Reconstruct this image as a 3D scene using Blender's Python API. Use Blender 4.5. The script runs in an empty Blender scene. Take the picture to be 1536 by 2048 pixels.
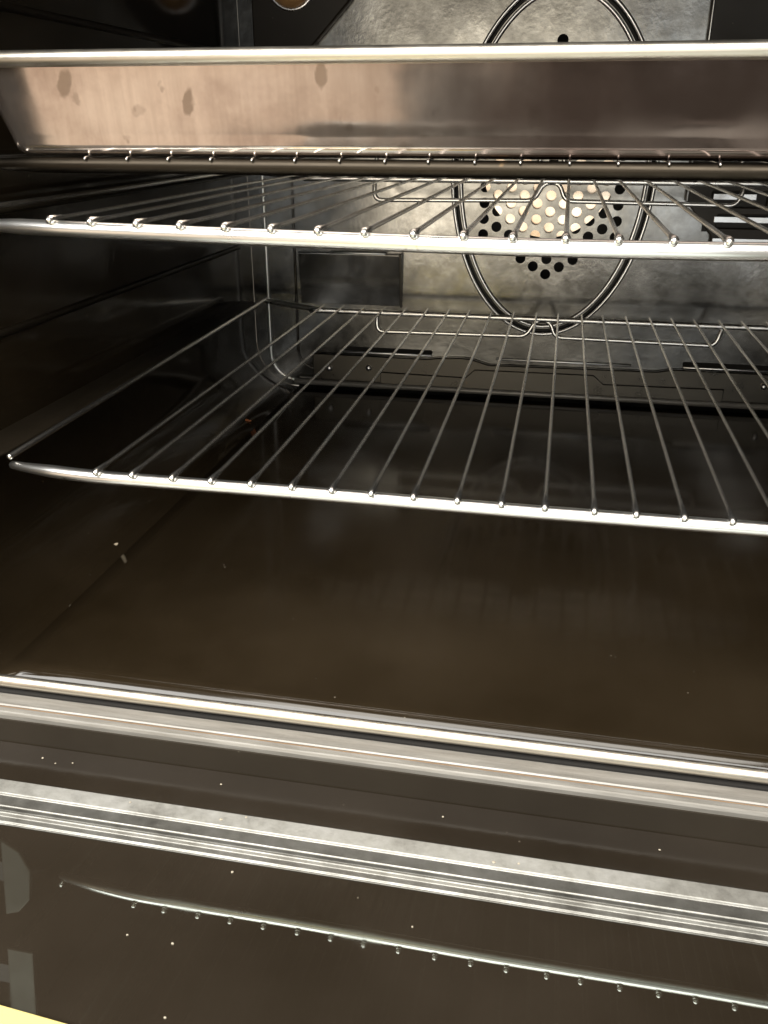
import bpy, bmesh, math, random
from mathutils import Vector, Matrix
random.seed(7)
PI = math.pi
S = bpy.context.scene
C = S.collection

# ------------------------------------------------------------------ camera, world, lamps, exposure
cam_d = bpy.data.cameras.new("camera")
cam = bpy.data.objects.new("camera", cam_d); C.objects.link(cam)
rt = Vector((0.981231, 0.192827, 0.001814)); up = Vector((-0.080229, 0.39967, 0.913141)); fw = Vector((-0.175354, 0.896148, -0.407639))
m = Matrix((rt, up, -fw)).transposed().to_4x4(); m.translation = Vector((0.00664, -0.322365, 0.138316))
cam.matrix_world = m
cam_d.sensor_fit = 'VERTICAL'; cam_d.sensor_height = 36.0; cam_d.lens = 36.0*1732.64/2048.0
cam_d.clip_start = 0.01; cam_d.clip_end = 50
S.camera = cam
S.view_settings.view_transform = 'Standard'; S.view_settings.look = 'None'
S.view_settings.exposure = 0.0; S.view_settings.gamma = 1.0
S.render.resolution_x, S.render.resolution_y = 768, 1024

W = bpy.data.worlds.new("World"); S.world = W; W.use_nodes = True
W.node_tree.nodes["Background"].inputs[0].default_value = (0.95, 0.86, 0.72, 1)
W.node_tree.nodes["Background"].inputs[1].default_value = 0.30

def area(name, loc, target, sx, sy, watts, col, roll=0.0):
    d = bpy.data.lights.new(name, 'AREA'); d.shape = 'RECTANGLE'; d.size = sx; d.size_y = sy
    d.energy = watts; d.color = col
    o = bpy.data.objects.new(name, d); C.objects.link(o)
    q = (Vector(target)-Vector(loc)).to_track_quat('-Z', 'Y')
    o.location = loc; o.rotation_euler = q.to_euler()
    return o
area("ceiling_lamp", (-0.05, -0.42, 1.45), (0, 0, 0), 1.1, 0.42, 14, (1.0, 0.95, 0.86))
area("high_fill_lamp", (-0.55, -1.05, 1.25), (-0.25, 0, 0.05), 2.9, 1.1, 116, (1.0, 0.985, 0.95))  # added fill light, widens and brightens the highlights on the shelf rails
area("window_lamp", (-0.33, -2.6, 0.025), (-0.33, 0, 0.025), 1.0, 0.95, 13.5, (1.0, 0.90, 0.73))
area("side_fill_lamp", (0.48, -2.6, 0.025), (0.48, 0, 0.025), 0.55, 0.95, 3.8, (0.92, 0.97, 1.0))  # added fill, a cooler and dimmer reflection for the right of the back wall
area("tray_fill_lamp", (-0.72, -0.92, -0.12), (-0.10, 0.03, 0.145), 0.95, 0.50, 1.15, (1.0, 0.74, 0.52))  # added fill, placed so the tray front shows a warm reflection

# ------------------------------------------------------------------ materials
def mat(name, base, rough=0.5, metal=0.0, spec=0.5, coat=0.0, coat_rough=0.05):
    mt = bpy.data.materials.new(name); mt.use_nodes = True
    b = mt.node_tree.nodes["Principled BSDF"]
    b.inputs["Base Color"].default_value = (*base, 1); b.inputs["Roughness"].default_value = rough
    b.inputs["Metallic"].default_value = metal; b.inputs["Specular IOR Level"].default_value = spec
    b.inputs["Coat Weight"].default_value = coat; b.inputs["Coat Roughness"].default_value = coat_rough
    return mt
def nd(mt, t, **kw):
    n = mt.node_tree.nodes.new(t)
    for k, v in kw.items(): setattr(n, k, v)
    return n
def lk(mt, a, b): mt.node_tree.links.new(a, b)
def bsdf(mt): return mt.node_tree.nodes["Principled BSDF"]
def coords(mt, scale=(1, 1, 1)):
    tc = nd(mt, "ShaderNodeTexCoord"); mp = nd(mt, "ShaderNodeMapping"); mp.inputs["Scale"].default_value = scale
    lk(mt, tc.outputs["Object"], mp.inputs["Vector"]); return mp.outputs["Vector"]
def noise(mt, vec, scale, detail=4, rough=0.55):
    n = nd(mt, "ShaderNodeTexNoise"); n.inputs["Scale"].default_value = scale; n.inputs["Detail"].default_value = detail
    n.inputs["Roughness"].default_value = rough; lk(mt, vec, n.inputs["Vector"]); return n.outputs["Fac"]
def ramp(mt, fac, stops):
    r = nd(mt, "ShaderNodeValToRGB"); e = r.color_ramp.elements
    while len(e) < len(stops): e.new(0.5)
    for k, (p, c) in enumerate(stops):
        e[k].position = p; e[k].color = (*c, 1) if len(c) == 3 else c
    lk(mt, fac, r.inputs["Fac"]); return r.outputs["Color"]
def rng(mt, fac, a, b, lo, hi):
    r = nd(mt, "ShaderNodeMapRange"); r.inputs[1].default_value = a; r.inputs[2].default_value = b
    r.inputs[3].default_value = lo; r.inputs[4].default_value = hi; lk(mt, fac, r.inputs[0]); return r.outputs[0]
def mix(mt, fac, a, b, mode='MIX'):
    x = nd(mt, "ShaderNodeMix", data_type='RGBA', blend_type=mode)
    if isinstance(fac, (int, float)): x.inputs[0].default_value = fac
    else: lk(mt, fac, x.inputs[0])
    for s, v in ((6, a), (7, b)):
        if isinstance(v, tuple): x.inputs[s].default_value = (*v, 1)
        else: lk(mt, v, x.inputs[s])
    return x.outputs[2]
def bump(mt, h, strength, dist):
    b = nd(mt, "ShaderNodeBump"); b.inputs["Strength"].default_value = strength; b.inputs["Distance"].default_value = dist
    lk(mt, h, b.inputs["Height"]); lk(mt, b.outputs["Normal"], bsdf(mt).inputs["Normal"])

def enamel(name, c0, c1, r0, r1, spec=0.5, bump_s=0.08):
    mt = mat(name, c0, 0.15, 0, spec); bsdf(mt).inputs['IOR'].default_value = 1.5
    v = coords(mt)
    col = ramp(mt, noise(mt, v, 9, 5), [(0.30, c0), (0.72, c1)])
    sp = nd(mt, "ShaderNodeTexVoronoi"); sp.inputs["Scale"].default_value = 170; lk(mt, v, sp.inputs["Vector"])
    dots = rng(mt, sp.outputs["Distance"], 0.05, 0.09, 1, 0)
    sel = rng(mt, noise(mt, v, 55, 2), 0.60, 0.66, 0, 0.35)
    mm = nd(mt, "ShaderNodeMath", operation='MULTIPLY'); lk(mt, dots, mm.inputs[0]); lk(mt, sel, mm.inputs[1])
    lk(mt, mix(mt, mm.outputs[0], col, (0.30, 0.26, 0.20)), bsdf(mt).inputs["Base Color"])
    lk(mt, rng(mt, noise(mt, v, 22, 5), 0.3, 0.75, r0, r1), bsdf(mt).inputs["Roughness"])
    bump(mt, noise(mt, v, 130, 3), bump_s, 0.0006)
    return mt
M = {}
M['enamel'] = enamel('dark_enamel', (0.0105, 0.0070, 0.0034), (0.021, 0.0148, 0.0084), 0.08, 0.15, 0.5, 0.03)
M['matte'] = enamel('matte_enamel', (0.008, 0.006, 0.0035), (0.015, 0.0115, 0.0075), 0.34, 0.46, 0.2)
M['black'] = enamel('black_glossy', (0.014, 0.0105, 0.007), (0.024, 0.0185, 0.013), 0.10, 0.18)
M['housing'] = enamel('brown_black_enamel', (0.016, 0.012, 0.0075), (0.027, 0.021, 0.014), 0.34, 0.45, 0.25)

mt = M['back'] = mat('grey_back_steel', (0.25, 0.23, 0.2), 0.3, 0.96)
v = coords(mt)
big = ramp(mt, noise(mt, v, 14, 6, 0.6), [(0.28, (0.075, 0.073, 0.069)), (0.5, (0.19, 0.187, 0.177)), (0.72, (0.35, 0.345, 0.33))])
pat = ramp(mt, noise(mt, v, 150, 4, 0.65), [(0.34, (0.66, 0.645, 0.62)), (0.64, (1, 1, 1))])
lk(mt, mix(mt, 0.6, big, pat, 'MULTIPLY'), bsdf(mt).inputs["Base Color"])
lk(mt, rng(mt, noise(mt, v, 60, 5), 0.3, 0.75, 0.14, 0.27), bsdf(mt).inputs["Roughness"])
bump(mt, noise(mt, v, 260, 2), 0.055, 0.001)

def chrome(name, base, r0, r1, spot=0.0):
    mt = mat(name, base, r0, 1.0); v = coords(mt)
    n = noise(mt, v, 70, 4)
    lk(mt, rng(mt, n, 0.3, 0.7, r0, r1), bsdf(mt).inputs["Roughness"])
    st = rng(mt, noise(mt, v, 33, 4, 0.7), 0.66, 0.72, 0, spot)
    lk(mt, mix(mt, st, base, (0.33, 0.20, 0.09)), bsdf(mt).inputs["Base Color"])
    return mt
M['rail'] = chrome('chrome_rail', (0.95, 0.945, 0.92), 0.27, 0.31, 0.8)
M['wire'] = mat('chrome_wire', (0.84, 0.83, 0.80), 0.27, 1.0)
M['shaded'] = chrome('shaded_rail_chrome', (0.034, 0.028, 0.021), 0.32, 0.45, 0.4)  # darker copy of the rail chrome, shade put into the colour
M['ring'] = chrome('ring_steel', (0.80, 0.80, 0.80), 0.26, 0.36, 0.2)
M['lip'] = chrome('lip_steel', (0.60, 0.55, 0.47), 0.30, 0.42, 0.5)

mt = M['frame'] = mat('brushed_frame', (0.60, 0.56, 0.48), 0.42, 0.35)
v = coords(mt, (1, 14, 14))
lk(mt, ramp(mt, noise(mt, v, 40, 5), [(0.3, (0.16, 0.149, 0.131)), (0.7, (0.25, 0.237, 0.214))]), bsdf(mt).inputs["Base Color"])
bump(mt, noise(mt, v, 60, 3), 0.1, 0.0005)
M['rust'] = mat('rusty_seam', (0.24, 0.13, 0.055), 0.8)
mt = M['trim'] = mat('aluminium_trim', (0.72, 0.70, 0.64), 0.36, 0.85)
v = coords(mt)
lk(mt, ramp(mt, noise(mt, v, 45, 6, 0.7), [(0.3, (0.13, 0.124, 0.11)), (0.5, (0.225, 0.22, 0.20)), (0.78, (0.30, 0.295, 0.28))]), bsdf(mt).inputs["Base Color"])
lk(mt, rng(mt, noise(mt, v, 160, 4), 0.3, 0.7, 0.36, 0.50), bsdf(mt).inputs["Roughness"])
bump(mt, noise(mt, v, 220, 3), 0.15, 0.0006)
mt = M['glass'] = mat('dark_door_glass', (0.040, 0.035, 0.028), 0.01, 0, 0.5); bsdf(mt).inputs['IOR'].default_value = 2.1
v = coords(mt)
lk(mt, ramp(mt, noise(mt, v, 6, 5), [(0.3, (0.016, 0.0118, 0.0075)), (0.72, (0.036, 0.028, 0.020))]), bsdf(mt).inputs["Base Color"])
lk(mt, rng(mt, noise(mt, coords(mt, (1, 2.2, 1)), 16, 6, 0.65), 0.48, 0.75, 0.004, 0.09), bsdf(mt).inputs["Roughness"])
bsdf(mt).inputs["Specular Tint"].default_value = (0.90, 1.0, 0.93, 1)

mt = M['tray'] = mat('stained_steel_tray', (0.6, 0.55, 0.5), 0.2, 0.95)
v = coords(mt)
st = ramp(mt, noise(mt, v, 11, 6, 0.65), [(0.32, (0.40, 0.32, 0.28)), (0.5, (0.66, 0.58, 0.52)), (0.7, (0.80, 0.74, 0.68))])
streak = ramp(mt, noise(mt, coords(mt, (60, 6, 5)), 3, 4), [(0.35, (0.75, 0.72, 0.70)), (0.65, (1, 1, 1))])
col = mix(mt, 0.6, st, streak, 'MULTIPLY')
fleck = rng(mt, noise(mt, v, 85, 3, 0.5), 0.66, 0.71, 0, 0.5)
col = mix(mt, fleck, col, (0.30, 0.25, 0.21))
wn = nd(mt, "ShaderNodeTexNoise"); wn.inputs["Scale"].default_value = 260; lk(mt, v, wn.inputs["Vector"])
w1 = nd(mt, "ShaderNodeVectorMath", operation='SUBTRACT'); w1.inputs[1].default_value = (0.5, 0.5, 0.5); lk(mt, wn.outputs["Color"], w1.inputs[0])
w2 = nd(mt, "ShaderNodeVectorMath", operation='SCALE'); w2.inputs["Scale"].default_value = 0.0035; lk(mt, w1.outputs[0], w2.inputs[0])
w3 = nd(mt, "ShaderNodeVectorMath", operation='ADD'); lk(mt, v, w3.inputs[0]); lk(mt, w2.outputs[0], w3.inputs[1]); wob = w3.outputs[0]
gx = nd(mt, "ShaderNodeSeparateXYZ"); lk(mt, v, gx.inputs[0])
col = mix(mt, rng(mt, gx.outputs[0], -0.11, 0.0, 0, 1.0), col, mix(mt, 0.93, col, (0.075, 0.052, 0.044)))   # right half darkened in the colour, a dark reflection painted on
for x, z, w, h, rot in ((-0.1885, 0.1530, 0.0027, 0.0052, 0.40), (-0.1385, 0.1462, 0.0022, 0.0044, 0.30), (-0.0850, 0.1555, 0.0024, 0.0050, 0.0), (-0.064, 0.150, 0.0010, 0.0012, 0), (-0.160, 0.1435, 0.0030, 0.0022, 0)):
    a = nd(mt, "ShaderNodeVectorMath", operation='SUBTRACT'); a.inputs[1].default_value = (x, 0, z); lk(mt, wob, a.inputs[0])
    r = nd(mt, "ShaderNodeVectorRotate", rotation_type='Y_AXIS'); r.inputs["Angle"].default_value = -rot; lk(mt, a.outputs[0], r.inputs["Vector"])
    q = nd(mt, "ShaderNodeVectorMath", operation='MULTIPLY'); q.inputs[1].default_value = (1/w, 0, 1/h); lk(mt, r.outputs[0], q.inputs[0])
    ln = nd(mt, "ShaderNodeVectorMath", operation='LENGTH'); lk(mt, q.outputs[0], ln.inputs[0])
    col = mix(mt, rng(mt, ln.outputs["Value"], 0.8, 1.15, 0.8 if w > 0.002 and w < 0.0029 else 0.3, 0), col, (0.27, 0.22, 0.18))
lk(mt, col, bsdf(mt).inputs["Base Color"])
lk(mt, rng(mt, noise(mt, v, 26, 5), 0.3, 0.75, 0.06, 0.22), bsdf(mt).inputs["Roughness"])
bump(mt, noise(mt, v, 18, 3), 0.12, 0.003)
M['flange'] = chrome('dull_flange_steel', (0.085, 0.078, 0.066), 0.26, 0.40, 0.35)
M['slat'] = mat('bright_slat', (0.55, 0.56, 0.57), 0.26, 0.9)
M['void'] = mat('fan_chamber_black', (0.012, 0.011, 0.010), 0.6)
mt = M['baffle'] = mat('baffle_steel', (0.60, 0.52, 0.44), 0.22, 0.9)
v = coords(mt)
lk(mt, ramp(mt, noise(mt, v, 30, 4), [(0.3, (0.36, 0.26, 0.18)), (0.62, (0.66, 0.58, 0.50))]), bsdf(mt).inputs["Base Color"])
M['amber'] = mat('amber_lamp_glass', (0.42, 0.24, 0.10), 0.2, 0, 0.6)
M['yellow'] = mat('pale_yellow_sheet', (0.64, 0.52, 0.19), 0.6)
M['hinge'] = chrome('hinge_steel', (0.05, 0.05, 0.043), 0.4, 0.55, 0.3)
M['crumb'] = mat('pale_crumb', (0.42, 0.35, 0.24), 0.8)
M['orange'] = mat('orange_crumb', (0.36, 0.11, 0.03), 0.7)
M['speck'] = mat('dust_speck', (0.34, 0.30, 0.23), 0.8)

# ------------------------------------------------------------------ mesh helpers
def obj(name, bm, material, parent=None, smooth=True, bevel=0.0):
    me = bpy.data.meshes.new(name)
    bmesh.ops.recalc_face_normals(bm, faces=bm.faces)
    bm.to_mesh(me); bm.free()
    for p in me.polygons: p.use_smooth = smooth
    me.materials.append(material)
    o = bpy.data.objects.new(name, me); C.objects.link(o); o.parent = parent
    if bevel:
        b = o.modifiers.new('bevel', 'BEVEL'); b.width = bevel; b.segments = 2; b.limit_method = 'ANGLE'
    return o
def empty(name, loc, label, cat, group=None):
    o = bpy.data.objects.new(name, None); C.objects.link(o); o.location = (0, 0, 0); o.empty_display_size = 0.02
    o['label'] = label; o['category'] = cat
    if group: o['group'] = group
    return o
def tube(bm, pts, r, seg=12, closed=False, cap=True, rz=None):
    pts = [Vector(p) for p in pts]; n = len(pts)
    rs = r if isinstance(r, (list, tuple)) else [r]*n
    T = []
    for i in range(n):
        a = pts[(i-1) % n] if (closed or i > 0) else pts[i]
        b = pts[(i+1) % n] if (closed or i < n-1) else pts[i]
        T.append((b-a).normalized())
    u = T[0].orthogonal().normalized(); rings = []
    for i in range(n):
        u = (u - T[i]*u.dot(T[i])).normalized(); w = T[i].cross(u)
        rings.append([bm.verts.new(pts[i] + (u*math.cos(2*PI*k/seg) + w*math.sin(2*PI*k/seg))*rs[i]) for k in range(seg)])
    last = n if closed else n-1
    for i in range(last):
        A, B = rings[i], rings[(i+1) % n]
        off = 0
        if closed and i == n-1:
            off = min(range(seg), key=lambda s: (A[0].co-B[s].co).length)
        for k in range(seg):
            bm.faces.new((A[k], A[(k+1) % seg], B[(k+1+off) % seg], B[(k+off) % seg]))
    if cap and not closed:
        for ring, sgn, idx in ((rings[0], -1, 0), (rings[-1], 1, n-1)):
            c = pts[idx] + T[idx]*sgn*rs[idx]*0.55
            mid = [bm.verts.new(pts[idx] + T[idx]*sgn*rs[idx]*0.4 + (x.co-pts[idx])*0.75) for x in ring]
            cv = bm.verts.new(c)
            for k in range(seg):
                bm.faces.new((ring[k], ring[(k+1) % seg], mid[(k+1) % seg], mid[k]))
                bm.faces.new((mid[k], mid[(k+1) % seg], cv))
def smooth_path(pts, n=6):
    P = [Vector(p) for p in pts]; out = []
    for i in range(len(P)-1):
        p0 = P[i-1] if i else P[i]*2-P[i+1]; p1, p2 = P[i], P[i+1]; p3 = P[i+2] if i+2 < len(P) else P[i+1]*2-P[i]
        for k in range(n):
            t = k/n
            out.append(0.5*((2*p1)+(p2-p0)*t+(2*p0-5*p1+4*p2-p3)*t*t+(3*p1-p0-3*p2+p3)*t**3))
    out.append(P[-1]); return out
def fillet(pts, r, n=5):
    P = [Vector(p) for p in pts]; out = [P[0]]
    for i in range(1, len(P)-1):
        a, b, c = P[i-1], P[i], P[i+1]
        d1, d2 = (a-b), (c-b); k = min(r, d1.length*0.48, d2.length*0.48)
        s, e = b+d1.normalized()*k, b+d2.normalized()*k
        for j in range(n+1):
            t = j/n; out.append(s*(1-t)**2 + b*2*t*(1-t) + e*t*t)
    out.append(P[-1]); return out
def box(bm, x0, x1, y0, y1, z0, z1):
    vs = [bm.verts.new((x, y, z)) for x in (x0, x1) for y in (y0, y1) for z in (z0, z1)]
    for f in ((0,1,3,2),(4,6,7,5),(0,4,5,1),(2,3,7,6),(0,2,6,4),(1,5,7,3)): bm.faces.new([vs[i] for i in f])
def sheet(bm, prof, x0, x1, nx=2):
    # profile of (y, z) points swept along X
    rows = [[bm.verts.new((x0+(x1-x0)*i/nx, y, z)) for (y, z) in prof] for i in range(nx+1)]
    for i in range(nx):
        for k in range(len(prof)-1):
            bm.faces.new((rows[i][k], rows[i][k+1], rows[i+1][k+1], rows[i+1][k]))
def bar(bm, prof, x0, x1, nx=1):
    # closed profile of (y, z) points swept along X, with end caps
    rows = [[bm.verts.new((x0+(x1-x0)*i/nx, y, z)) for (y, z) in prof] for i in range(nx+1)]
    n = len(prof)
    for i in range(nx):
        for k in range(n): bm.faces.new((rows[i][k], rows[i][(k+1) % n], rows[i+1][(k+1) % n], rows[i+1][k]))
    bm.faces.new(rows[0]); bm.faces.new(list(reversed(rows[-1])))
def plate(name, outlines, y, thick, material, parent, bevel=0.0):
    # a plate in the XZ plane at depth y with true holes: first outline is the border, the others are holes
    cu = bpy.data.curves.new(name, 'CURVE'); cu.dimensions = '2D'; cu.fill_mode = 'BOTH'; cu.extrude = thick/2
    cu.bevel_depth = bevel; cu.bevel_resolution = 1
    for o in outlines:
        s = cu.splines.new('POLY'); s.points.add(len(o)-1); s.use_cyclic_u = True
        for p, (x, z) in zip(s.points, o): p.co = (x, z, 0, 1)
    t = bpy.data.objects.new(name, cu); C.objects.link(t)
    bpy.context.view_layer.update()
    me = bpy.data.meshes.new_from_object(t.evaluated_get(bpy.context.evaluated_depsgraph_get()))
    bpy.data.objects.remove(t); bpy.data.curves.remove(cu)
    me.transform(Matrix.Translation((0, y, 0)) @ Matrix.Rotation(PI/2, 4, 'X'))
    me.materials.clear(); me.materials.append(material); me.name = name
    o = bpy.data.objects.new(name, me); C.objects.link(o); o.parent = parent
    return o
def ell(cx, cz, a, b, n=96): return [(cx+a*math.cos(2*PI*k/n), cz+b*math.sin(2*PI*k/n)) for k in range(n)]
def rrect(x0, x1, z0, z1, r, n=5):
    out = []
    for cx, cz, a0 in ((x1-r, z1-r, 0), (x0+r, z1-r, PI/2), (x0+r, z0+r, PI), (x1-r, z0+r, 1.5*PI)):
        for k in range(n+1): a = a0+PI/2*k/n; out.append((cx+r*math.cos(a), cz+r*math.sin(a)))
    return out

# ------------------------------------------------------------------ the oven
XW, ZF, ZC, YB, YF = 0.260, -0.083, 0.302, 0.430, -0.0435
oven = empty('oven', (0, 0, 0), 'dark enamelled oven with its drop-down door open, holding the shelves and tray', 'oven')

# floor with shallow pressed field and curved back edge
bm = bmesh.new(); RC = 0.040
xs = [-XW+RC+(2*(XW-RC))*i/40 for i in range(41)]; ys = [YF+(YB-0.010-YF)*i/36 for i in range(37)]
def floor_z(x, y):
    d = 0.0
    t = min(max((d-0.010)/0.014, 0), 1); return ZF-0.0007*t*t*(3-2*t)
g = [[bm.verts.new((x, y, floor_z(x, y))) for y in ys] for x in xs]
for i in range(40):
    for k in range(36): bm.faces.new((g[i][k], g[i][k+1], g[i+1][k+1], g[i+1][k]))
o = obj('floor_panel', bm, M['enamel'], oven); o.modifiers.new('thick', 'SOLIDIFY').thickness = 0.0015; o.modifiers['thick'].offset = -1
bm = bmesh.new(); prev = [bm.verts.new((x, YB-0.0105, ZF+0.0001)) for x in xs]
for k in range(1, 6):
    a = PI/2*k/5; row = [bm.verts.new((x, YB-0.010+0.0095*math.sin(a), ZF+0.0095*(1-math.cos(a)))) for x in xs]
    for i in range(40): bm.faces.new((prev[i], row[i], row[i+1], prev[i+1]))
    prev = row
ledge = obj('rear_ledge', bm, M['back'], oven)
bm = bmesh.new(); tube(bm, [(-0.222, YB-0.0072, -0.0762), (0.222, YB-0.0072, -0.0762)], 0.0026, 12); obj('ledge_bead', bm, M['frame'], ledge)
# side walls with curved foot and top
for sgn in (-1, 1):
    bm = bmesh.new(); prof = []
    for k in range(13): a = PI/2*k/12; prof.append((XW-RC+RC*math.sin(a), ZF+RC-RC*math.cos(a)))
    prof += [(XW, z) for z in (-0.03, 0.0, 0.05, 0.10, 0.15, 0.20, 0.25)]
    for k in range(9): a = PI/2*k/8; prof.append((XW-RC+RC*math.cos(a), ZC-RC+RC*math.sin(a)))
    yy = [YF+(YB-YF)*i/14 for i in range(15)]
    rows = [[bm.verts.new((sgn*x, y, z)) for x, z in prof] for y in yy]
    for i in range(14):
        for k in range(len(prof)-1): bm.faces.new((rows[i][k], rows[i][k+1], rows[i+1][k+1], rows[i+1][k]))
    wall = obj('side_wall', bm, M['enamel'], oven)
    for z in (-0.0022, 0.1028, 0.045, 0.19):
        bm = bmesh.new()
        pr = [(0.0, -0.0030), (0.008, -0.0022), (0.0118, -0.0012), (0.0124, -0.0002), (0.0118, 0.0008), (0.006, 0.0010), (0.0, 0.0012)]
        if abs(z-0.045) < 1e-6 or abs(z-0.19) < 1e-6: pr = [(a*0.10, b) for a, b in pr]
        A = [[bm.verts.new((sgn*(XW-a*s*1.6), y, z+b)) for a, b in pr] for y, s in ((0.004, 0.3), (0.012, 0.9), (0.020, 1), (0.385, 1), (0.395, 0.9), (0.402, 0.3))]
        for i in range(5):
            for k in range(len(pr)-1): bm.faces.new((A[i][k], A[i][k+1], A[i+1][k+1], A[i+1][k]))
        bm.faces.new(A[0]); bm.faces.new(list(reversed(A[-1])))
        obj('runner', bm, M['matte'], wall)
bm = bmesh.new(); box(bm, -XW+RC, XW-RC, YF, YB, ZC, ZC+0.0015); obj('ceiling_panel', bm, M['enamel'], oven, False)

# back wall with a real opening behind the fan cover and three slots
CX, CZ, EA, EB = -0.0043, 0.1064, 0.0797, 0.131
slots = [(-0.180, -0.0971, -0.0475, -0.0435), (-0.0414, 0.0741, -0.0475, -0.0435), (0.1154, 0.185, -0.0470, -0.0430)]
back = plate('back_wall', [rrect(-XW, XW, ZF+0.001, ZC, 0.012), ell(CX, CZ, EA-0.010, EB-0.010)] + [rrect(a, b, c, d, 0.0018) for a, b, c, d in (slots[0], slots[2])], YB+0.0012, 0.0016, M['back'], oven)
for a, b, c, d in slots:
    bm = bmesh.new(); tube(bm, [(a+0.001, YB-0.0004, c-0.0008), (b-0.001, YB-0.0004, c-0.0008)], 0.0011, 8); obj('slot_lip', bm, M['ring'], back)
# chamber behind the cover
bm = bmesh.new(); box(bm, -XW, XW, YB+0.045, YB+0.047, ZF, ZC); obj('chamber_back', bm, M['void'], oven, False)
plate('fan_baffle', [ell(CX-0.002, 0.112, 0.054, 0.058, 64), ell(CX, 0.112, 0.006, 0.006, 20)], YB+0.0050, 0.001, M['baffle'], oven)
# fan cover with its hexagon of round holes
sv, sh = 0.01225, 0.01061
holes = []
for c in range(-5, 6):
    n = 15-abs(c)
    for k in range(n):
        z = 0.1112+(k-(n-1)/2)*sv
        holes.append(ell(CX+0.0003+c*sh, z, 0.0042, 0.0042, 14))
cover = plate('fan_cover', [ell(CX, CZ, EA-0.0030, EB-0.0030, 110)]+holes, YB-0.0016, 0.0012, M['back'], oven)
for d, r in ((0.0002, 0.0016), (0.0070, 0.0016)):
    bm = bmesh.new(); tube(bm, [(x, YB-0.0022-(0.0008 if d > 0.003 else 0), z) for x, z in ell(CX, CZ, EA-d, EB-d, 110)], r, 8, closed=True); obj('rim_ring', bm, M['ring'], cover)
bm = bmesh.new(); tube(bm, [(x, YB-0.0012, z) for x, z in ell(CX, CZ, EA-0.0034, EB-0.0034, 110)], 0.0017, 8, closed=True); obj('dark_groove', bm, M['void'], cover)  # black tube filling the groove between the rim rings
# border ridge of the back wall (rounded corner)
loop = [(x, YB-0.0004, z) for x, z in rrect(-0.2462, 0.2462, -0.0768, ZC-0.008, 0.024, 8)]
bm = bmesh.new(); tube(bm, loop, 0.0013, 8, closed=True); obj('border_ridge', bm, M['ring'], back)
loop = [(x, YB+0.0002, z) for x, z in rrect(-0.2205, 0.2205, -0.0660, ZC-0.03, 0.018, 8)]
bm = bmesh.new(); tube(bm, loop, 0.0012, 8, closed=True); obj('inner_ridge', bm, M['enamel'], back)
# stepped flange low on the back wall
fl = [(-0.205, -0.0745), (-0.205, -0.0510), (-0.101, -0.0515), (-0.0920, -0.0500), (-0.072, -0.0490), (-0.063, -0.0495), (-0.0470, -0.0540), (0.096, -0.0525), (0.108, -0.0500), (0.205, -0.0500), (0.205, -0.0745)]
flange = plate('lower_flange', [fl], YB-0.0024, 0.003, M['flange'], oven, 0.0008)
st = [(-0.1422, -0.0750), (-0.1422, -0.0645), (-0.0661, -0.0655), (-0.0585, -0.0580), (0.0430, -0.0575), (0.0520, -0.0650), (0.150, -0.0640), (0.150, -0.0750)]
plate('step_plate', [st], YB-0.0054, 0.002, M['flange'], flange, 0.0006)
for x, z in ((-0.1902, -0.0630), (0.1816, -0.0594), (-0.1538, -0.0610)):
    bm = bmesh.new(); tube(bm, [(x, YB-0.004, z), (x, YB-0.0062, z)], 0.0026, 12); obj('screw', bm, M['ring'], flange)
# dark vent panel on the right of the back wall, with bright slats
vp = [(0.1008, ZC-0.004), (0.1008, 0.0850), (0.1226, 0.0592), (0.1226, 0.0520), (0.244, 0.0520), (0.244, ZC-0.004)]
vs = [(0.1180, 0.160, 0.0800, 0.0930), (0.1240, 0.172, 0.0645, 0.0760)]
vent = plate('vent_panel', [vp]+[rrect(a, b, c, d, 0.002) for a, b, c, d in vs], YB-0.0030, 0.004, M['housing'], oven, 0.0006)
bm = bmesh.new(); tube(bm, [(0.1004, YB-0.005, ZC-0.004), (0.1004, YB-0.005, 0.0850)], 0.0012, 8); obj('edge_strip', bm, M['ring'], vent)
for (a, b), z in (((0.1194, 0.151), 0.0885), ((0.1222, 0.163), 0.0718), ((0.1232, 0.167), 0.0557)):
    bm = bmesh.new(); bar(bm, [(YB-0.0072, z-0.0022), (YB-0.0056, z-0.0022), (YB-0.0056, z+0.0022), (YB-0.0070, z+0.0022)], a, b); obj('slat', bm, M['slat'], vent, False, 0.0003)
bm = bmesh.new(); box(bm, 0.115, 0.176, YB-0.0005, YB+0.0002, 0.062, 0.095); obj('vent_void', bm, M['void'], vent, False)
# made-up wedge left on the back wall, tilted to reflect the dark floor
bm = bmesh.new()
x0, x1, z0, z1 = -0.2157, -0.1268, -0.006, 0.0385
bar(bm, [(YB+0.0003, z0), (YB-0.0004, z0), (YB-0.0056, z1-0.0012), (YB-0.0050, z1), (YB+0.0003, z1)], x0, x1, 6)
cp = obj('dark_wedge', bm, M['back'], oven, False, 0.0006)
bm = bmesh.new(); bar(bm, [(YB+0.0003, z0-0.001), (YB-0.0012, z0-0.001), (YB-0.0066, z1), (YB-0.0060, z1+0.0006), (YB+0.0003, z1+0.0006)], x1+0.0002, x1+0.0020)
obj('wedge_edge', bm, M['flange'], cp, False)
bm = bmesh.new(); tube(bm, [(-0.188, YB-0.0056, z1), (-0.139, YB-0.0056, z1)], 0.0009, 8); obj('wedge_lip', bm, M['ring'], cp)
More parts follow.
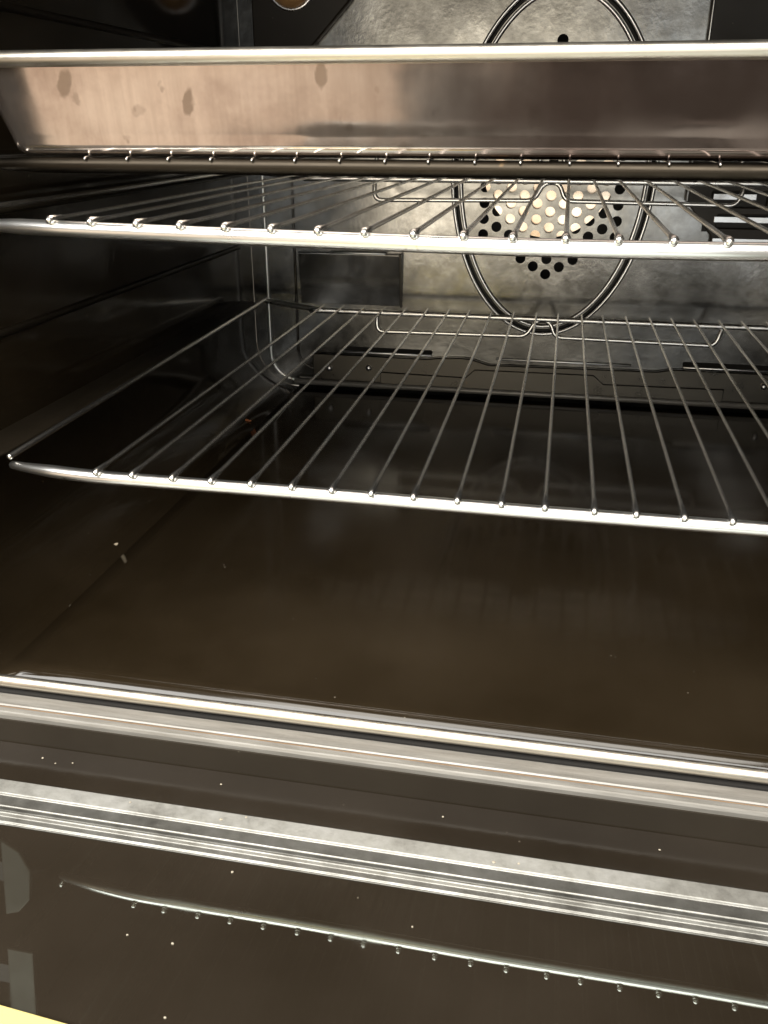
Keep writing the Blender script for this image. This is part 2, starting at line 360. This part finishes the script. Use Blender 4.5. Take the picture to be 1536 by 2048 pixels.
# lamp housing in the upper left corner of the back wall
lh = [(-0.2440, ZC-0.006), (-0.2440, 0.165), (-0.2300, 0.165), (-0.206, 0.188), (-0.168, 0.2255), (-0.130, ZC-0.006)]
house = plate('lamp_housing', [lh], YB-0.0040, 0.007, M['housing'], oven, 0.0012)
bm = bmesh.new()
for k in range(6): pass
bmesh.ops.create_uvsphere(bm, u_segments=24, v_segments=12, radius=0.0175)
bmesh.ops.transform(bm, matrix=Matrix.Translation((-0.2125, YB-0.0085, 0.2385)) @ Matrix.Diagonal((1, 0.45, 1, 1)), verts=bm.verts)
lens = obj('lamp_lens', bm, M['amber'], house)
bm = bmesh.new(); tube(bm, [(x, YB-0.0085, z) for x, z in ell(-0.2125, 0.2385, 0.0185, 0.0185, 32)], 0.0014, 8, closed=True); obj('lens_ring', bm, M['ring'], lens)

# rolled lip round the opening
bm = bmesh.new(); tube(bm, [(x, YF, z) for x, z in rrect(-XW-0.001, XW+0.001, ZF-0.0012, ZC+0.001, RC, 8)], 0.0029, 12, closed=True)
obj('rolled_lip', bm, M['lip'], oven)
# front frame: sill ledge, rusty seam, lower bead, pillars, header
zf = -0.0885
bm = bmesh.new(); bar(bm, [(-0.0468, zf-0.004), (-0.0468, zf), (-0.0474, zf+0.0005), (-0.0538, zf+0.0002), (-0.0543, zf-0.0003), (-0.0543, zf-0.004)], -0.290, 0.290, 12); sill = obj('front_sill', bm, M['frame'], oven, False)
bm = bmesh.new(); box(bm, -0.290, 0.290, -0.0551, -0.0543, zf-0.004, zf-0.0008); obj('rusty_seam', bm, M['rust'], sill, False)
bm = bmesh.new()
bar(bm, [(-0.0551, zf-0.004), (-0.0551, zf-0.0004), (-0.0556, zf-0.0001), (-0.0565, zf-0.0003), (-0.0567, zf-0.0009), (-0.0571, zf-0.0009), (-0.0577, zf-0.0012), (-0.0582, zf-0.0022), (-0.0582, zf-0.004)], -0.290, 0.290)
obj('lower_bead', bm, M['frame'], sill, False)
bm = bmesh.new(); box(bm, -0.290, 0.290, -0.0590, YF, zf-0.030, zf-0.0040); obj('base_panel', bm, M['housing'], oven, False)
bm = bmesh.new(); box(bm, -0.290, 0.290, -0.0468, YF, zf-0.0040, zf+0.0010); obj('dark_gap_fill', bm, M['void'], oven, False)  # black strip that paints the dark of the gap behind the sill
for sgn in (-1, 1):
    bm = bmesh.new(); a, b = sorted((sgn*(XW+0.005), sgn*0.290)); box(bm, a, b, -0.0475, -0.035, zf+0.002, 0.312)
    obj('front_pillar', bm, M['frame'], oven, False, 0.001)
bm = bmesh.new(); box(bm, -0.290, 0.290, -0.0475, -0.035, 0.3125, 0.345); obj('front_header', bm, M['black'], oven, False, 0.001)
# hinge arms between the pillars and the open door
for sgn in (-1, 1):
    bm = bmesh.new()
    o2 = [(0.2245, -0.0640), (0.2240, -0.0240), (0.2170, -0.0265), (0.2110, -0.0340), (0.2100, -0.0500), (0.2150, -0.0590)]
    a = [bm.verts.new((sgn*x, -0.0475, z)) for x, z in o2]; b = [bm.verts.new((sgn*x, -0.0500, z)) for x, z in o2]
    bm.faces.new(a); bm.faces.new(list(reversed(b)))
    for k in range(len(o2)): bm.faces.new((a[k], a[(k+1) % len(o2)], b[(k+1) % len(o2)], b[k]))
    obj('hinge_plate', bm, M['hinge'], oven, False, 0.0008)
    b0, b1 = sorted((sgn*0.211, sgn*0.2245)); bm = bmesh.new(); box(bm, b0, b1, -0.0500, -0.0475, -0.006, 0.030)
    obj('hinge_strap', bm, M['hinge'], oven, False, 0.0008)
    b0, b1 = sorted((sgn*0.2165, sgn*0.270))
    for z0, z1 in ((-0.050, -0.040), (0.006, 0.016)):
        bm = bmesh.new(); box(bm, b0, b1, -0.0474, -0.0455, z0, z1); obj('hinge_link', bm, M['void'], oven, False)

# the open door: glossy liner, aluminium trim, dark glass
def gz(y): return -0.117-0.1*(y+0.012)
door = bpy.data.objects.new('open_door', None); C.objects.link(door); door.parent = oven; door.location = (0, 0, 0)
bm = bmesh.new()
yy = [-0.0615, -0.0640, -0.0720, -0.0745, -0.0815]
prof = [(-0.0592, -0.115), (-0.0592, -0.1042), (-0.0594, -0.1040), (-0.0800, -0.1046), (-0.0800, -0.120)]
bar(bm, prof, -0.27, 0.27); obj('door_liner', bm, M['black'], door, False)
bm = bmesh.new()
tz = -0.1050
prof = [(-0.0800, tz-0.010), (-0.0800, tz+0.0002), (-0.0804, tz+0.0008), (-0.0856, tz-0.0011), (-0.0862, tz-0.0019), (-0.0912, tz-0.0020), (-0.0918, tz-0.0008), (-0.0923, tz-0.0005), (-0.0928, tz-0.0009), (-0.0932, tz-0.0024), (-0.0942, tz-0.0024), (-0.0946, tz-0.0011), (-0.0951, tz-0.0008), (-0.0957, tz-0.0010), (-0.0964, tz-0.0022), (-0.0985, tz-0.0024), (-0.0990, tz-0.0030), (-0.0996, tz-0.0030), (-0.0996, tz-0.010)]
bar(bm, prof, -0.27, 0.27); obj('door_trim', bm, M['trim'], door, False, 0.0002)
bm = bmesh.new(); bar(bm, [(-0.0998, gz(-0.0998)-0.005), (-0.0998, gz(-0.0998)), (-0.455, gz(-0.455)), (-0.455, gz(-0.455)-0.005)], -0.27, 0.27); obj('door_glass', bm, M['glass'], door, False)
bm = bmesh.new(); bar(bm, [(-0.4552, gz(-0.455)-0.010), (-0.4552, gz(-0.455)+0.0012), (-0.470, gz(-0.47)+0.0012), (-0.470, gz(-0.47)-0.010)], -0.27, 0.27); obj('door_end_trim', bm, M['trim'], door, False, 0.001)

# ------------------------------------------------------------------ wire shelves
RW = 0.00092
def interp(xs, vs, x):
    if x <= xs[0]: return vs[0]
    for i in range(len(xs)-1):
        if x <= xs[i+1]:
            t = (x-xs[i])/(xs[i+1]-xs[i]); return vs[i]+(vs[i+1]-vs[i])*t
    return vs[-1]
def shelf(label, wx, bow, z, yback, xr, rail_mat, rr, front_end, bar_x, bar_z, bead=1.0, drop=0.0036):
    t = empty('wire_shelf', (0, 0, z), label, 'oven shelf', 'wire shelves in the oven')
    zr = z-drop
    fx = sorted(bow); fy = [bow[k] for k in fx]
    nn = 120; dx = [fx[0]+(fx[-1]-fx[0])*i/nn for i in range(nn+1)]
    dy = [interp(fx, fy, x) for x in dx]
    for _ in range(3): dy = [dy[0]]+[(dy[i-1]+dy[i]+dy[i+1])/3 for i in range(1, nn)]+[dy[-1]]
    pts = [(x, y+0.0022, zr) for x, y in zip(dx, dy)]
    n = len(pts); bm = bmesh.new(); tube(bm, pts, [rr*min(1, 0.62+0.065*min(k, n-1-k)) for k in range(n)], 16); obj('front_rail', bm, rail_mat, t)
    # rear rail with outward corners
    P = [(-bar_x[1], yback+0.0165, zr+0.003), (-xr, yback+0.002, zr), (-xr+0.02, yback, zr), (xr-0.02, yback, zr), (xr, yback+0.002, zr), (bar_x[1], yback+0.0165, zr+0.003)]
    bm = bmesh.new(); tube(bm, smooth_path(P, 5), 0.0023, 12); obj('rear_rail', bm, M['rail'], t)
    for sgn in (-1, 1):
        bm = bmesh.new()
        tube(bm, [(sgn*bar_x[0], front_end, bar_z[0]), (sgn*(bar_x[0]*0.5+bar_x[1]*0.5), 0.2, (bar_z[0]+bar_z[1])/2), (sgn*bar_x[1], yback+0.0165, bar_z[1])], 0.0014, 10)
        obj('side_bar', bm, M['wire'], t)
    c = 0.5*(wx[10]+wx[11])
    zb = z-0.0205
    q = fillet([(c-0.1385, yback, zr-0.0015), (c-0.1385, yback-0.001, zb+0.0015), (c-0.0150, yback-0.001, zb+0.0030), (c-0.0088, yback, zr-0.0012), (c+0.0030, yback, zr-0.0012), (c+0.0075, yback-0.001, zb+0.0030), (c+0.1310, yback-0.001, zb+0.0018), (c+0.1345, yback, zr-0.0015)], 0.006, 5)
    bm = bmesh.new(); tube(bm, q, 0.0017, 10); obj('rear_stop_bar', bm, M['rail'], t)
    for x in wx:
        y0 = interp(fx, fy, x); bm = bmesh.new()
        dx = random.uniform(-0.0005, 0.0005); sag = random.uniform(-0.0002, 0.0003)
        tube(bm, [(x, y0-0.0012, z-0.0006), (x, y0-0.0002, z), (x, y0+0.012, z), (x+dx, 0.2, z+sag), (x+dx, yback+0.0035, z)], [0.00145*bead, 0.00165*bead, RW*min(bead, 1), RW, RW], 10)
        obj('wire', bm, M['wire'], t)
    return t
low = [-0.1843, -0.1675, -0.149, -0.1315, -0.1138, -0.0959, -0.0785, -0.0616, -0.044, -0.026, -0.0083, 0.0089, 0.0281, 0.0441, 0.0622, 0.0799, 0.0965, 0.1138, 0.1318, 0.149, 0.1672, 0.1845]
upx = [-0.1927, -0.1737, -0.1531, -0.1345, -0.1158, -0.0972, -0.0791, -0.0616, -0.0438, -0.0263, -0.0094, 0.0082, 0.0255, 0.0431, 0.0605, 0.0788, 0.0970, 0.1155, 0.1340, 0.1530, 0.1730, 0.1920]
thx = [-0.1857, -0.1675, -0.1498, -0.1319, -0.1147, -0.0974, -0.0795, -0.0617, -0.045, -0.0274, -0.0104, 0.0075, 0.0249, 0.0427, 0.0602, 0.0780, 0.0955, 0.113, 0.131, 0.149, 0.167, 0.185]
lb = {-0.2310: 0.0060, -0.2277: 0.0046, -0.2200: 0.0036, -0.2078: 0.0017, -0.195: 0.0003, -0.1826: -0.0005, -0.10: 0.0002, 0.0: -0.0009, 0.10: 0.0002, 0.1826: -0.0005, 0.195: 0.0003, 0.2078: 0.0017, 0.2200: 0.0036, 0.2277: 0.0046, 0.2310: 0.0060}
ub = {-0.2330: 0.0125, -0.2260: 0.0115, -0.2130: 0.0100, -0.1927: 0.0062, -0.1737: 0.0035, -0.1531: 0.0006, -0.1158: -0.0042, -0.0791: -0.0083, -0.0438: -0.012, -0.0094: -0.0142, 0.0255: -0.0138, 0.0605: -0.0117, 0.1: -0.0065, 0.14: -0.001, 0.1737: 0.0035, 0.2130: 0.0100, 0.2330: 0.0125}
tb = {-0.2330: 0.0285, -0.20: 0.0276, -0.1: 0.0276, 0.0: 0.0276, 0.1: 0.0276, 0.20: 0.0276, 0.2330: 0.0285}
shelf('bottom wire shelf nearest the oven floor, with a bright chrome front rail', low, lb, 0.0, 0.387, 0.187, M['rail'], 0.0029, 0.0062, (0.2305, 0.2395), (0.0010, 0.0008))
shelf('middle wire shelf with a bright bowed front rail, just below the steel tray', upx, ub, 0.104, 0.382, 0.187, M['rail'], 0.0031, 0.0135, (0.2335, 0.2390), (0.1060, 0.1065))
shelf('top wire shelf with a front rail coloured dark for shade, directly under the steel tray', thx, tb, 0.1262, 0.395, 0.187, M['shaded'], 0.0031, 0.0295, (0.2335, 0.2380), (0.1250, 0.1250), 0.32, 0.0030)

# ------------------------------------------------------------------ the roasting tray on the top shelf
tray = empty('roasting_tray', (0, 0.2, 0.128), 'stained stainless steel roasting tray with a rolled rim, resting on the top shelf', 'roasting tray')
def rr3(hx, y0, y1, r, z, n=8): return [(x, y, z) for x, y in rrect(-hx, hx, y0, y1, r, n)]
ZB = 0.1273
lev = [(0.2110, 0.0400, 0.385, 0.010, ZB), (0.2165, 0.0305, 0.3870, 0.007, ZB+0.0004), (0.2185, 0.0288, 0.3885, 0.008, ZB+0.0018), (0.2195, 0.0283, 0.3890, 0.008, ZB+0.0040),
       (0.2203, 0.0280, 0.3892, 0.008, ZB+0.0068), (0.2210, 0.0276, 0.3900, 0.009, ZB+0.0082), (0.2243, 0.0263, 0.3910, 0.010, ZB+0.0160), (0.2275, 0.0248, 0.3925, 0.010, ZB+0.0250), (0.2300, 0.0237, 0.3940, 0.011, ZB+0.0318)]
bm = bmesh.new()
rings = [[bm.verts.new(p) for p in rr3(*L)] for L in lev]
def sub(a, b, rows):
    n = len(a)
    for k in range(n): bm.faces.new((a[k], a[(k+1) % n], b[(k+1) % n], b[k]))
for i in range(len(rings)-1): sub(rings[i], rings[i+1], rings)
bm.faces.new(rings[0])
o = obj('tray_body', bm, M['tray'], tray); s = o.modifiers.new('thick', 'SOLIDIFY'); s.thickness = 0.0009; s.offset = 1; s.use_rim = False
bm = bmesh.new(); tube(bm, rr3(0.2325, 0.0220, 0.3960, 0.014, ZB+0.0343, 10), 0.0030, 14, closed=True); obj('tray_rim', bm, M['lip'], tray)
# ------------------------------------------------------------------ small things
bm = bmesh.new()
c, s = math.cos(-0.075), math.sin(-0.075)
def sh(u, v2): 
    x, y = -0.140+u*c-v2*s, -0.1728+u*s+v2*c; return (x, y)
for dz in (0.0006, 0.0018): pass
ring = [sh(u, v2) for u, v2 in ((-0.08, 0), (0.085, 0), (0.085, -0.12), (-0.08, -0.12))]
a = [bm.verts.new((x, y, gz(y)+0.0006)) for x, y in ring]; b = [bm.verts.new((x, y, gz(y)+0.0018)) for x, y in ring]
bm.faces.new(a); bm.faces.new(list(reversed(b)))
for k in range(4): bm.faces.new((a[k], a[(k+1) % 4], b[(k+1) % 4], b[k]))
o = obj('yellow_sheet', bm, M['yellow'], None, False, 0.0004); o['label'] = 'pale yellow sheet lying on the door glass at the lower left corner'; o['category'] = 'sheet'

def lump(bm, x, y, z, r):
    k = len(bm.verts)
    res = bmesh.ops.create_icosphere(bm, subdivisions=1, radius=r)
    for vv in res['verts']:
        vv.co = Vector((vv.co.x*random.uniform(0.8, 1.5), vv.co.y*random.uniform(0.7, 1.3), vv.co.z*random.uniform(0.5, 0.9)))+Vector((x, y, z+r*0.45))
FZ = ZF
bm = bmesh.new(); lump(bm, -0.2300, 0.0861, FZ+0.001, 0.0010); lump(bm, -0.2296, 0.0868, FZ+0.0014, 0.0006)
o = obj('bread_crumb', bm, M['crumb'], None, False); o['label'] = 'pale crumb on the dark oven floor below the bottom shelf rail, by the left wall'; o['category'] = 'crumb'
bm = bmesh.new(); lump(bm, -0.2318, 0.3164, FZ+0.0018, 0.0013); lump(bm, -0.2292, 0.3164, FZ+0.0016, 0.0010)
o = obj('food_crumb', bm, M['orange'], None, False); o['label'] = 'orange-brown crumb deep on the oven floor, under the bottom shelf wires'; o['category'] = 'crumb'
bm = bmesh.new()
FL = [(-0.1814, 0.1033), (-0.2212, 0.0191), (-0.1525, 0.0051), (-0.1637, -0.017), (-0.2145, -0.013), (-0.2274, -0.0152), (-0.0295, -0.0019), (-0.0741, 0.0599), (-0.0709, 0.0611), (-0.0681, 0.0601), (-0.1475, -0.0234), (-0.2325, -0.0153), (-0.2031, -0.0108), (-0.1924, 0.0097), (-0.177, 0.0254), (-0.1444, 0.0178), (-0.1751, -0.0061), (-0.0953, -0.0008), (0.0719, 0.0211), (0.0744, -0.0035), (-0.0015, -0.015), (0.0336, -0.035), (-0.068, -0.0265), (-0.0134, 0.125), (0.0079, 0.1228), (0.1047, 0.2441), (-0.0768, 0.2231), (0.0767, 0.2168), (0.0615, 0.2265)]
for x, y in FL: lump(bm, x, y, FZ, random.uniform(0.00034, 0.00062))
for k in range(70): lump(bm, random.uniform(-0.22, 0.15), random.uniform(-0.035, 0.30), FZ, random.uniform(0.00014, 0.00032))
DR = [(-0.0934, -0.0832), (-0.1023, -0.0863), (0.0008, -0.0871), (0.0097, -0.086), (-0.1404, -0.0843)]
for x, y in DR: lump(bm, x, y, -0.1027, random.uniform(0.0004, 0.0007))
for x, y in ((-0.189, -0.066), (-0.182, -0.068), (-0.175, -0.0665), (-0.02, -0.067), (0.06, -0.068), (-0.11, -0.0665)): lump(bm, x, y, -0.1040, random.uniform(0.0003, 0.0005))
for x, y in ((-0.0893, -0.1659), (-0.0237, -0.1163), (-0.0913, -0.105), (-0.1146, -0.1395), (-0.0987, -0.1398)): lump(bm, x, y, gz(y), random.uniform(0.0003, 0.0005))
for k in range(6):
    x, y = random.uniform(-0.2, 0.12), random.uniform(-0.2, -0.102); lump(bm, x, y, gz(y), random.uniform(0.00012, 0.0003))
o = obj('crumbs', bm, M['speck'], None, False); o['kind'] = 'stuff'; o['label'] = 'tiny pale crumbs scattered over oven floor and door'; o['category'] = 'crumbs'
